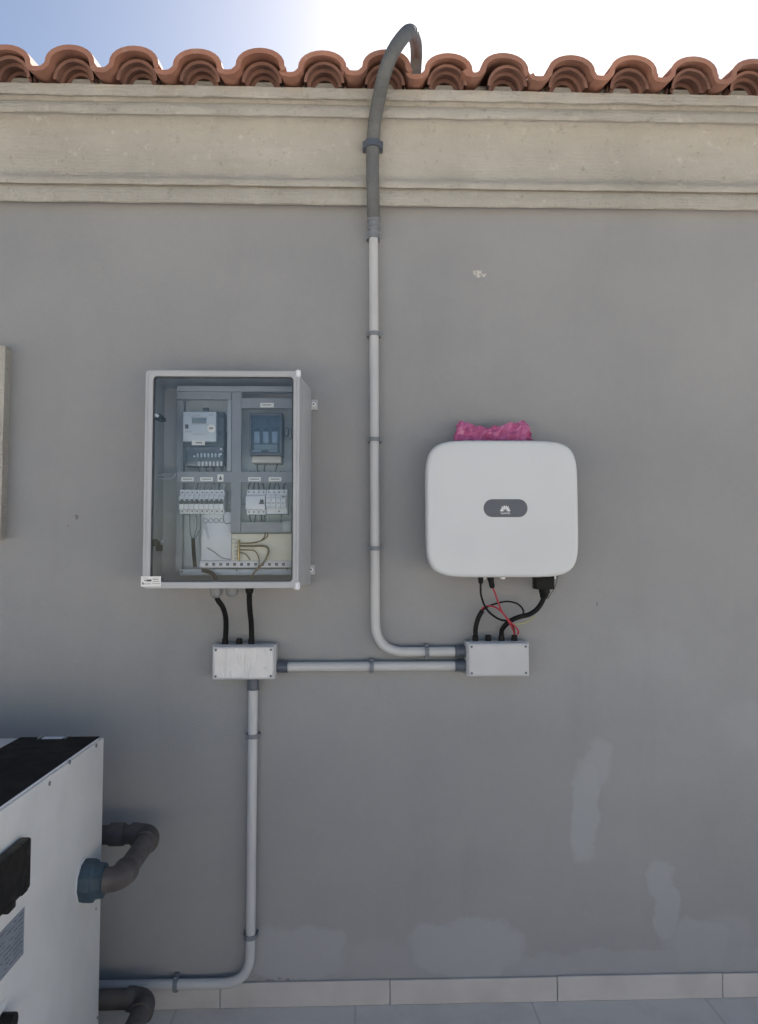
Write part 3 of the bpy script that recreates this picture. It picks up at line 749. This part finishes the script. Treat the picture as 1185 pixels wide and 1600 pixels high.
# earth bar, terminal strip, foot rail
eb = part('earth_bar', 'brass', cab, [(371.5, 843, 374.5, 876)], .125, .113, .001)
t = BM()
for k in range(5): boxp(t, 366.5, 847 + k * 6, 371, 850.5 + k * 6, .123, .1125, .0008)
emit('bar_screw', t, 'device_beige', eb, True)
ts = part('terminal_strip', 'device', cab, [(312, 876.5, 455, 887)], .122, .113, .0012)
t = BM()
for k in range(12): boxp(t, 321 + k * 10.9, 879.5, 325.5 + k * 10.9, 884, .1228, .1215, 0)
emit('strip_hole', t, 'ink', ts)
fr_ = part('foot_rail', 'zinc', cab, [(281, 889, 455.5, 899)], .105, .04, .002)
t = BM()
for px, py in ((370, 891), (449, 889.5), (284.5, 893)): q = P(px, py, .106); cyl(t, (q.x, -.1072, q.z), (q.x, -.104, q.z), .003, 10)
emit('screw', t, 'ink', fr_, True)
rd = BM(); q = P(365.5, 845.5, .113)
tube(rd, [(q.x + .0078 * math.cos(2 * math.pi * j / 20), -.1135, q.z + .0078 * math.sin(2 * math.pi * j / 20)) for j in range(21)], .0014, 6, False); emit('round_lug', rd, 'device_beige', cab, True)
# inner wall loop and the two door locks
t = BM(); n_ = 26; q = P(258, 738, .15)
pts = []
for j in range(n_ + 1):
    a = R(180 + 180 * j / n_); pts.append(P(259 + 16 * math.cos(a), 739 - 9.5 * math.sin(a), .13))
tube(t, pts, .0035, 10); emit('cable_loop', t, 'device_grey', cab, True)
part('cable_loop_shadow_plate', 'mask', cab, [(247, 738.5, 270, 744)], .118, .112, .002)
def lock(px, py, rod):
    t = BM(); q = P(px, py, DC - .012)
    dl = .022 if rod else 0
    lathe(t, (q.x, -(DC - .012 - dl), q.z), (q.x, -(DC - .05 - dl), q.z), [(0, .0125), (.3, .0125), (.34, .0095), (1, .0095)], 18)
    lk = emit('door_lock', t, 'black', door, True)
    t = BM(); boxp(t, px + 3, py + 3, px + 13, py + 13 if not rod else py + 9, DC - .05, DC - .056, .001); emit('lock_cam', t, 'black', lk, True)
    if rod:
        t = BM(); cyl(t, P(px - 8, py - 4, DC - .019), P(px + 1.5, py + .5, DC - .032), .0058, 14); emit('lock_key', t, 'white', lk, True)
lock(246, 650, True); lock(241, 848, False)
t = BM(); cyl(t, P(254, 846, .14), P(256, 846, .13), .005, 12); emit('rubber_stop', t, 'device', door, True)
# internal wires
def wires(name, mat, lst, r=.0016, k=6, parent=cab):
    for pts in lst:
        t = BM(); tube(t, cr([P(*p) for p in pts], k), r, 7); emit(name, t, mat, parent, True)
L = []
for k in range(8):
    x = 309 + k * 5.6; L.append([(x + 1, 727, .10), (x + 2 + k * .4, 733, .09), (x + 4, 745, .08), (310 + k * 5.8 + random.uniform(-2, 2), 757, .09), (307 + k * 5.9, 768, .115)])
wires('wire', 'wire_grey', L[::2], .0022); wires('wire', 'wire_white', L[1::2], .0022)
L = []
for k in range(8):
    x = 389 + k * 8.0 - (.5 if k > 3 else 0); L.append([(x + random.uniform(-1, 3), 736, .08), (x + random.uniform(-2, 4), 752, .085), (x + random.uniform(-1, 1), 760, .10), (x, 767, .118)])
wires('wire', 'wire_grey', L, .0021)
wires('wire', 'wire_white', [[(a + 3.5 + random.uniform(-1, 1), b_, c) for a, b_, c in l] for l in L], .0021)
wires('wire', 'wire_grey', [[(404, 722, .10), (402, 728, .09), (403, 738, .08)], [(417, 722, .10), (414, 728, .09), (413, 738, .08)], [(434, 722, .10), (433, 728, .09), (430, 738, .08)]], .0022)
wires('wire', 'wire_grey', [[(391, 803, .11), (391, 810, .10), (394, 822, .09)], [(400, 803, .11), (399, 810, .10), (397, 822, .09)], [(408, 803, .11), (409, 810, .10), (411, 822, .09)], [(440, 803, .11), (440, 809, .10), (437, 822, .09)], [(414, 803, .11), (414, 810, .10), (412, 822, .09)]], .0021)
wires('wire', 'wire_white', [[(395, 803, .11), (395, 810, .10), (394, 822, .09)], [(403, 803, .11), (404, 810, .10), (405, 822, .09)], [(418, 803, .11), (419, 810, .10), (418, 822, .09)], [(443, 803, .11), (444, 809, .10), (441, 822, .09)]], .0021)
wires('wire', 'wire_grey', [[(297, 803, .118), (297, 820, .12), (298, 835, .122), (301.5, 843, .125)], [(306, 803, .118), (308, 815, .12), (307, 828, .122), (302, 843, .125)], [(313, 803, .118), (314, 818, .12), (312, 830, .122), (303, 843, .125)]], .0017)
wires('wire', 'wire_white', [[(316, 803, .118), (320, 818, .12), (324, 828, .12), (326, 842, .118)], [(312, 803, .118), (318, 820, .12), (322, 830, .12), (324, 840, .118)]], .0013)
t = BM(); tube(t, cr([P(302, 841, .125), P(303, 862, .125), P(305, 886, .115)], 6), .0065, 10); emit('cable_sheath', t, 'black', cab, True)
t = BM(); tube(t, cr([P(316, 891, .12), P(328, 894, .125), P(336, 901, .13), P(339, 912, .13)], 6), .0068, 12); emit('cable_sheath', t, 'black', cab, True)
wires('wire', 'wire_brown', [[(375, 849, .12), (390, 849, .125), (403, 847, .125), (412, 841, .12), (416, 830, .11)], [(375, 849, .119), (392, 848.5, .123), (408, 845, .12), (418, 838, .115), (418, 830, .105)],
      [(375, 859.5, .12), (386, 859.5, .125), (398, 861, .13), (404, 870, .13), (405, 882, .135), (401, 892, .14)], [(375, 863.5, .12), (384, 866, .125), (391, 875, .125)]], .0020)
wires('wire', 'wire_brown', [[(375, 853.5, .123), (395, 853.5, .128), (414, 853.5, .132), (420, 860, .135), (416, 873, .138), (406, 886, .142), (397, 895, .15), (393, 906, .15)]], .0034)
wires('wire', 'wire_white', [[(299 + 6.2 * k, 803, .118), (298 + 6.4 * k, 812, .10), (302 + 5.5 * k, 824, .085), (306 + 5 * k, 840, .07), (309 + 5 * k, 868, .07)] for k in range(3)], .0016)
wires('wire', 'wire_white', [[(304 + 5.8 * k, 738, .085), (306 + 6 * k + random.uniform(-2, 2), 752, .082), (303 + 5.9 * k, 766, .11)] for k in range(9)], .0022)
wires('wire', 'wire_grey', [[(324, 856, .112), (335, 863, .114), (348, 872, .114), (362, 874, .114)]], .0011)
wires('wire', 'wire_grey', [[(349, 803, .118), (350, 814, .112), (354, 818, .112), (361, 817, .112)]], .0011)

# ================================================================== INVERTER
DI = .17
a, b_, c, d = rect(666.5, 687, 905, 902.5, DI)
inv = root('inverter', ((a + b_) / 2, 0, c), 'white rounded square solar inverter with dark oval badge, on the wall right of the conduit', 'solar inverter')
def superr(x0, x1, z0, z1, r, bulge, k=14):
    cx, cz = (x0 + x1) / 2, (z0 + z1) / 2; hx_, hz_ = (x1 - x0) / 2, (z1 - z0) / 2; out = []
    for i in range(4 * k):
        th = 2 * math.pi * i / (4 * k) + math.pi / (4 * k); e = 2 / 6.2
        cs, sn = math.cos(th), math.sin(th)
        out.append((cx + hx_ * math.copysign(abs(cs) ** e, cs), cz + hz_ * math.copysign(abs(sn) ** e, sn)))
    return out
def shell(t, secs):                                     # secs: (y, inset)
    rings = []
    for y, ins in secs:
        rings.append([t.verts.new((x, y, z)) for x, z in superr(a + ins, b_ - ins, c + ins, d - ins, .1, 0, 22)])
    for p, q in zip(rings, rings[1:]):
        n_ = len(p)
        for k in range(n_): t.faces.new((p[k], p[(k + 1) % n_], q[(k + 1) % n_], q[k]))
    t.faces.new(rings[0]); t.faces.new(rings[-1])
t = BM(); shell(t, [(-.118, .004), (-.120, .0005), (-.140, 0), (-.155, .0006), (-.162, .002), (-.1665, .005), (-.169, .0095), (-.1698, .016), (-.170, .09)])
front = emit('front_cover', t, 'inv', inv, True, auto=50)
t = BM(); shell(t, [(-.045, .03), (-.050, .022), (-.1175, .016)]); emit('rear_housing', t, 'inv_side', inv, True, auto=50)
t = BM(); box(t, a + .09, b_ - .09, -.0445, -.0008, c + .10, d - .06, .003); emit('wall_bracket', t, 'inv_side', inv, True)
t = BM(); x0, x1, z0, z1 = rect(756, 780, 824.5, 808, DI + .001); prism(t, rrect(x0, x1, z0, z1, (z1 - z0) / 2 - .0005, 14), -.1695, -.1712); pill = emit('badge', t, 'inv_pill', inv, True)
# petal logo and the wordmark
t = BM(); cx, cz = P(789.6, 799, DI).x, P(789.6, 799, DI).z - .0005
for k in range(8):
    an = R(-79 + 158 * k / 7.0); L0 = .0185 if k in (2, 3, 4, 5) else .0155
    wd = .0024
    dx, dz = math.sin(an), math.cos(an); nx, nz_ = dz, -dx
    ol = []
    for j in range(13):
        tt = j / 12.0; ol.append((tt, wd * math.sin(math.pi * tt ** 1.6) * 1.0))
    outl = [(cx + dx * (.0036 + L0 * tt) + nx * w_, cz + dz * (.0036 + L0 * tt) + nz_ * w_) for tt, w_ in ol]
    outl += [(cx + dx * (.0036 + L0 * tt) - nx * w_, cz + dz * (.0036 + L0 * tt) - nz_ * w_) for tt, w_ in reversed(ol[1:-1])]
    prism(t, outl, -.1719, -.1711)
emit('emblem', t, 'white', pill)
def text(body, cx, cz, width, y, parent, mat):
    cu = bpy.data.curves.new('txt', 'FONT'); cu.body = body; cu.align_x = 'CENTER'; cu.align_y = 'CENTER'; cu.extrude = .01; cu.offset = 0.012
    tmp = bpy.data.objects.new('txt', cu); col.objects.link(tmp); bpy.context.view_layer.update()
    me = bpy.data.meshes.new_from_object(tmp.evaluated_get(bpy.context.evaluated_depsgraph_get()))
    bpy.data.objects.remove(tmp); t = BM(); t.from_mesh(me); bpy.data.meshes.remove(me)
    xs = [v.co.x for v in t.verts]; s = width / (max(xs) - min(xs)); mxx = (max(xs) + min(xs)) / 2
    for v_ in t.verts: v_.co = Vector((cx + (v_.co.x - mxx) * s, y - v_.co.z * s * .5, cz + v_.co.y * s))
    return emit('wordmark', t, mat, parent)
text('HUAWEI', P(789.8, 802.8, DI).x, P(789.8, 802.2, DI).z, .031, -.1716, pill, 'white')
# connectors under the inverter
def zc(dd, t, px, y0, y1, r, mat, name, parent, seg=14, tilt=0):
    p = P(px, y0, dd); q = P(px + tilt, y1, dd)
    lathe(t, p + Vector((0, 0, .02)), q, [(0, r), (.55, r), (.6, r * .85), (.92, r * .8), (1, r * .5)], seg); return emit(name, t, mat, parent, True, auto=25)
zc(.09, BM(), 751.5, 900, 912, .0105, 'black', 'connector', inv)
zc(.09, BM(), 764, 900, 919, .0115, 'black', 'connector', inv, tilt=6)
zc(.09, BM(), 757.5, 900, 905.5, .006, 'white', 'vent_plug', inv)
zc(.10, BM(), 785.5, 900, 905, .012, 'white', 'vent_plug', inv)
zc(.09, BM(), 866, 900, 905, .008, 'white', 'vent_plug', inv)
t = BM(); boxp(t, 838, 898, 867, 921, .11, .05, .004); ac = emit('mains_connector', t, 'black', inv, True)
t = BM(); p = P(851.5, 920, .08); q = P(849.5, 935, .08); lathe(t, p, q, [(0, .020), (.4, .019), (.45, .017), (1, .012)], 14); emit('connector_nut', t, 'black', ac, True)

# ================================================================== CABLES
def zp(u, v_): return (680 + u / 5.386, 880 + v_ / 5.386)
def cable(name, mat, pts, r, label, k=10, cat='cable', group=None):
    pp = cr([P(*zp(u, v_), dd) for u, v_, dd in pts], k); t = BM(); tube(t, pp, r, 14); o = emit(name, t, mat, None, True, auto=60); tag(o, label, cat, group); return o
cable('cable', 'black', [(385, 160, .09), (384, 210, .088), (388, 270, .085), (415, 350, .08), (455, 410, .082), (510, 455, .085), (560, 478, .085), (610, 486, .082), (640, 500, .075), (665, 560, .05), (668, 600, .043)], .0037, 'thin black cable sagging from the leftmost inverter plug to the rightmost gland')
cable('cable', 'black', [(352, 520, .046), (375, 430, .058), (410, 390, .066), (460, 358, .072), (540, 333, .075), (610, 322, .076), (680, 336, .078), (725, 368, .082), (743, 400, .088), (741, 432, .094)], .0032, 'thin black cable looping in an arch between corrugated hose and thick mains cable')
cable('cable', 'red', [(482, 200, .09), (505, 250, .094), (530, 325, .098), (560, 400, .102), (600, 455, .105), (645, 505, .100), (685, 545, .075), (702, 575, .055), (695, 600, .045)], .0030, 'red cable dropping straight from inverter plug to the rightmost gland')
cable('cable', 'red', [(352, 520, .04), (372, 425, .05), (395, 385, .058), (430, 362, .068), (490, 364, .08), (545, 395, .098), (590, 445, .11), (630, 510, .112), (662, 570, .07), (668, 600, .046)], .0030, 'red cable curving from the corrugated hose across to the rightmost gland')
cable('corrugated_hose', 'black', [(341, 600, .043), (341, 560, .045), (352, 500, .05), (372, 445, .055), (398, 400, .06)], .0085, 'short black hose standing in the leftmost gland below the inverter', cat='hose')
cable('cable', 'black', [(560, 600, .043), (564, 560, .05), (592, 522, .065), (640, 482, .08), (710, 452, .085), (790, 432, .085), (850, 395, .083), (890, 345, .08), (912, 300, .08), (918, 270, .08)], .0088, 'thick black mains cable curving from inverter connector to the third gland')
cable('earth_wire', 'yg', [(675, 512, .08), (720, 511, .076), (765, 498, .07), (805, 475, .07), (838, 445, .07)], .0016, 'thin yellow and green wire showing under the thick mains cable', cat='wire')
cable('wire', 'black', [(1028, 100, .07), (1026, 150, .07), (1003, 215, .065), (975, 255, .065), (950, 300, .075)], .0010, 'hair thin dark wire hanging beside the mains connector of the inverter', cat='wire')
def cab_cable(pts, r, label):
    t = BM(); tube(t, cr([P(*p) for p in pts], 10), r, 14); tag(emit('cable', t, 'black', None, True, auto=60), label, 'cable')
cab_cable([(338, 928, .13), (341, 938, .128), (348, 948, .115), (352.5, 962, .09), (353.5, 978, .06), (352.5, 1000, .043)], .0092, 'bent black cable from the cabinet to the leftmost gland of the left junction box')
cab_cable([(390, 924, .13), (390, 938, .12), (391, 955, .095), (393, 975, .06), (393.5, 1000, .043)], .0096, 'straight black cable from the cabinet to the right gland of the left junction box')

# ================================================================== PINK FILM
t = BM(); NXp, NZp = 26, 6; g = []
p0 = P(713, 684, .10); p1 = P(829, 684, .10); zb0 = d - .004
for sidx, yoff in ((0, 0), (1, .035)):
    gg = []
    for i in range(NXp + 1):
        u = i / NXp; x = p0.x + (p1.x - p0.x) * u; c_ = []
        topz = P(770, 686, .1).z + .062 - .020 * math.sin(math.pi * min(1, max(0, (u - .12) / .62))) ** .8 - (.018 * (1 - min(1, u / .05))) - .02 * max(0, (u - .93) / .07)
        topz += mn.noise(Vector((u * 7, 2, 1))) * .010 + mn.noise(Vector((u * 21, 4, 1))) * .008 + (.010 * max(0, 1 - abs(u - .03) / .05)) + .008 * max(0, 1 - abs(u - .93) / .06)
        for j in range(NZp + 1):
            w_ = j / NZp; z = zb0 - .01 + (topz - zb0 + .01) * w_
            yy = -.105 + yoff * (1 - .85 * w_) + mn.noise(Vector((u * 11, w_ * 5, sidx * 5))) * .026 + abs(mn.noise(Vector((u * 14 + w_ * 6, w_ * 3, 7 + sidx)))) * .022
            xo = mn.noise(Vector((u * 10, w_ * 3, 30))) * .006 + (u - .5) * .016 * (1 - w_) + mn.noise(Vector((w_ * 6, u * 2, 60))) * .010 
            c_.append(t.verts.new((x + xo, yy, z)))
        gg.append(c_)
    for i in range(NXp):
        for j in range(NZp): t.faces.new((gg[i][j], gg[i + 1][j], gg[i + 1][j + 1], gg[i][j + 1]))
    g.append(gg)
for i in range(NXp):
    t.faces.new((g[0][i][-1], g[0][i + 1][-1], g[1][i + 1][-1], g[1][i][-1]))
tag(emit('plastic_film', t, 'pink', None, False), 'crumpled pink plastic film lying on top of the white inverter', 'plastic film')

# ================================================================== HEAT PUMP
YB = .30
pb = P(158.5, 1380, YB); X1 = pb.x; ZT = P(157, 1152, YB).z
X0 = X1 - .95; YFR = -1.25
hp = root('heat_pump', ((X0 + X1) / 2, (-YB + YFR) / 2, 0), 'white pool heat pump with black top panel and blue pipe union, lower left', 'heat pump')
t = BM(); box(t, X0, X1, YFR, -YB, .03, ZT, .004, 2); cs_ = emit('casing', t, 'hp', hp, True)
t = BM(); box(t, X0 + .05, X0 + .15, YFR + .05, -YB - .05, 0, .03); box(t, X1 - .15, X1 - .05, YFR + .05, -YB - .05, 0, .03); emit('foot', t, 'pvc_dark', hp)
# black top panel and its folded edge
pl = P(33, 1156, YB).x
t = BM(); box(t, pl, X1 - .012, YFR + .02, -YB - .004, ZT + .0005, ZT + .004, .001, 1); tp = emit('top_panel', t, 'hp_top', hp)
t = BM(); box(t, X1 - .0085, X1 - .0045, YFR + .02, -YB - .04, ZT + .0005, ZT + .0055, .001, 1); emit('edge_trim', t, 'white', hp)
t = BM(); tx0, tx1 = P(62, 1157, YB + .01).x, P(112, 1157, YB + .01).x
box(t, tx0 + .015, tx1 - .02, -YB - .036, -YB - .010, ZT + .0045, ZT + .0058); emit('top_label', t, 'white', tp)
t = BM(); box(t, tx0 + .004, tx0 + .010, -YB - .04, -YB - .008, ZT + .0045, ZT + .0095, .001); box(t, tx1 - .012, tx1 - .006, -YB - .04, -YB - .008, ZT + .0045, ZT + .0095, .001); emit('handle_bracket', t, 'screw', tp)
def onside(px, py): return PX(px, py, X1)
for px, py in ((150.5, 1165), (77.5, 1224), (109, 1191)):
    q = onside(px, py); t = BM(); lathe(t, q - Vector((.001, 0, 0)), q + Vector((.003, 0, 0)), [(0, .006), (.7, .006), (1, .003)], 12); emit('screw', t, 'screw', cs_, True)
def sidebox(name, mat, parent, px0, py0, px1, py1, th, bev=.002, ynear=None):
    far = onside(px1, py0); far2 = onside(px1, py1); near = onside(px0, py0)
    yn = near.y if ynear is None else ynear
    t = BM(); box(t, X1 + .0006, X1 + th, yn, far.y, far2.z, far.z, bev); return emit(name, t, mat, parent, True)
for px, py in ((150, 1420), (152, 1590)):
    q = onside(px, py); t = BM(); lathe(t, q - Vector((.001, 0, 0)), q + Vector((.0025, 0, 0)), [(0, .004), (.7, .004), (1, .002)], 10); emit('screw', t, 'screw', cs_, True)
# wiring cover with its two knuckles
cv = sidebox('wiring_cover', 'hp_cover', hp, 0, 1307, 32, 1384, .028, .006, ynear=YFR + .06)
t = BM(); q = onside(25, 1386); box(t, X1 + .001, X1 + .026, q.y - .025, q.y + .01, q.z - .012, q.z + .008, .004); q = onside(2, 1412); box(t, X1 + .001, X1 + .03, q.y - .03, q.y + .01, q.z - .012, q.z + .008, .004)
emit('cover_knuckle', t, 'hp_cover', cv, True)
lb = sidebox('rating_label', 'label_grey', hp, 0, 1450, 38, 1488, .0012, 0, ynear=-1.12)
q0, q1 = onside(38, 1417), onside(38, 1488); bpy.data.objects.remove(lb)
t = BM(); box(t, X1 + .0004, X1 + .0012, -1.10, q0.y, q1.z, q0.z); lb = emit('rating_label', t, 'label_grey', hp)
t = BM()
for k in range(9):
    zz_ = q0.z - .008 - k * (q0.z - q1.z - .012) / 9
    yy_ = q0.y - .008
    while yy_ > -1.09:
        ln = random.uniform(.006, .028); 
        if random.random() < .7: box(t, X1 + .0013, X1 + .0016, max(yy_ - ln, -1.095), yy_, zz_ - random.choice((.0016, .0026)), zz_)
        yy_ -= ln + .004
emit('print', t, 'pvc_dark', lb)
q = onside(9, 1568); t = BM(); box(t, X1 + .0004, X1 + .0012, q.y - .12, q.y + .0, q.z - .012, q.z + .012); emit('white_sticker', t, 'white', hp)
q = onside(2, 1590); t = BM(); cyl(t, (X1 + .0006, q.y, q.z - .01), (X1 + .03, q.y, q.z - .01), .02, 16); emit('drain_cap', t, 'hp_cover', hp, True)
# the blue union
qu = onside(130, 1376)
def union(qc, parent):
    t = BM(); lathe(t, qc, qc + Vector((.060, 0, 0)), [(0, .060), (.3, .061), (.5, .060), (.55, .054), (.62, .051), (.95, .049), (1, .040)], 10); return emit('union_nut', t, 'blue', parent, True, auto=20)
un = union(qu + Vector((.004, 0, 0)), hp)
t = BM(); lathe(t, qu + Vector((.0006, 0, .004)), qu + Vector((.0034, 0, .004)), [(0, .063), (1, .063)], 28); emit('gasket_ring', t, 'white', un, True)
ql = Vector((qu.x, qu.y, .13)); un2 = union(ql + Vector((.004, 0, 0)), hp)
# plumbing
RP = .034
e1 = P(238, 1303, .15)
pp = [qu + Vector((.06, 0, 0)), Vector((e1.x - .012, qu.y + .0, qu.z)), Vector((e1.x, -.15, e1.z)), Vector((X1 - .35, -.15, e1.z - .003))]
w1 = root('water_pipe', (e1.x, -.15, e1.z - .08), 'upper grey brown water pipe elbowing from the blue union back behind the heat pump', 'water pipe')
def plumb(rt, pp):
    path = bend(pp, .052, 10); t = BM(); tube(t, path, RP - .003, 20); emit('pipe', t, 'pipe', rt, True)
    for c0 in (pp[1], pp[2]):
        i = pp.index(c0); u = (pp[i - 1] - c0).normalized(); v_ = (pp[i + 1] - c0).normalized()
        el = bend([c0 + u * .066, c0, c0 + v_ * .066], .05, 10); t = BM()
        rr = [RP + .0035] + [RP + .0035] + [RP + .001] * (len(el) - 4) + [RP + .0035] * 2
        tube(t, el, rr, 20); emit('elbow', t, 'pipe', rt, True)
plumb(w1, pp)
t = BM(); q = Vector((e1.x - .14, -.15, e1.z)); lathe(t, q, q + Vector((.05, 0, 0)), [(0, RP + .001), (.1, RP + .003), (.9, RP + .003), (1, RP + .001)], 20); emit('collar', t, 'pipe', w1, True)
e2 = P(232, 1560, .15)
w2 = root('water_pipe', (e2.x, -.15, e2.z - .04), 'lower grey brown water pipe elbowing near the floor beside the heat pump', 'water pipe')
plumb(w2, [ql + Vector((.06, 0, 0)), Vector((e2.x - .03, ql.y, ql.z)), Vector((e2.x, -.15, e2.z)), Vector((X1 - .35, -.15, e2.z))])

for o in bpy.data.objects:
    if '_o' in o: del o['_o']
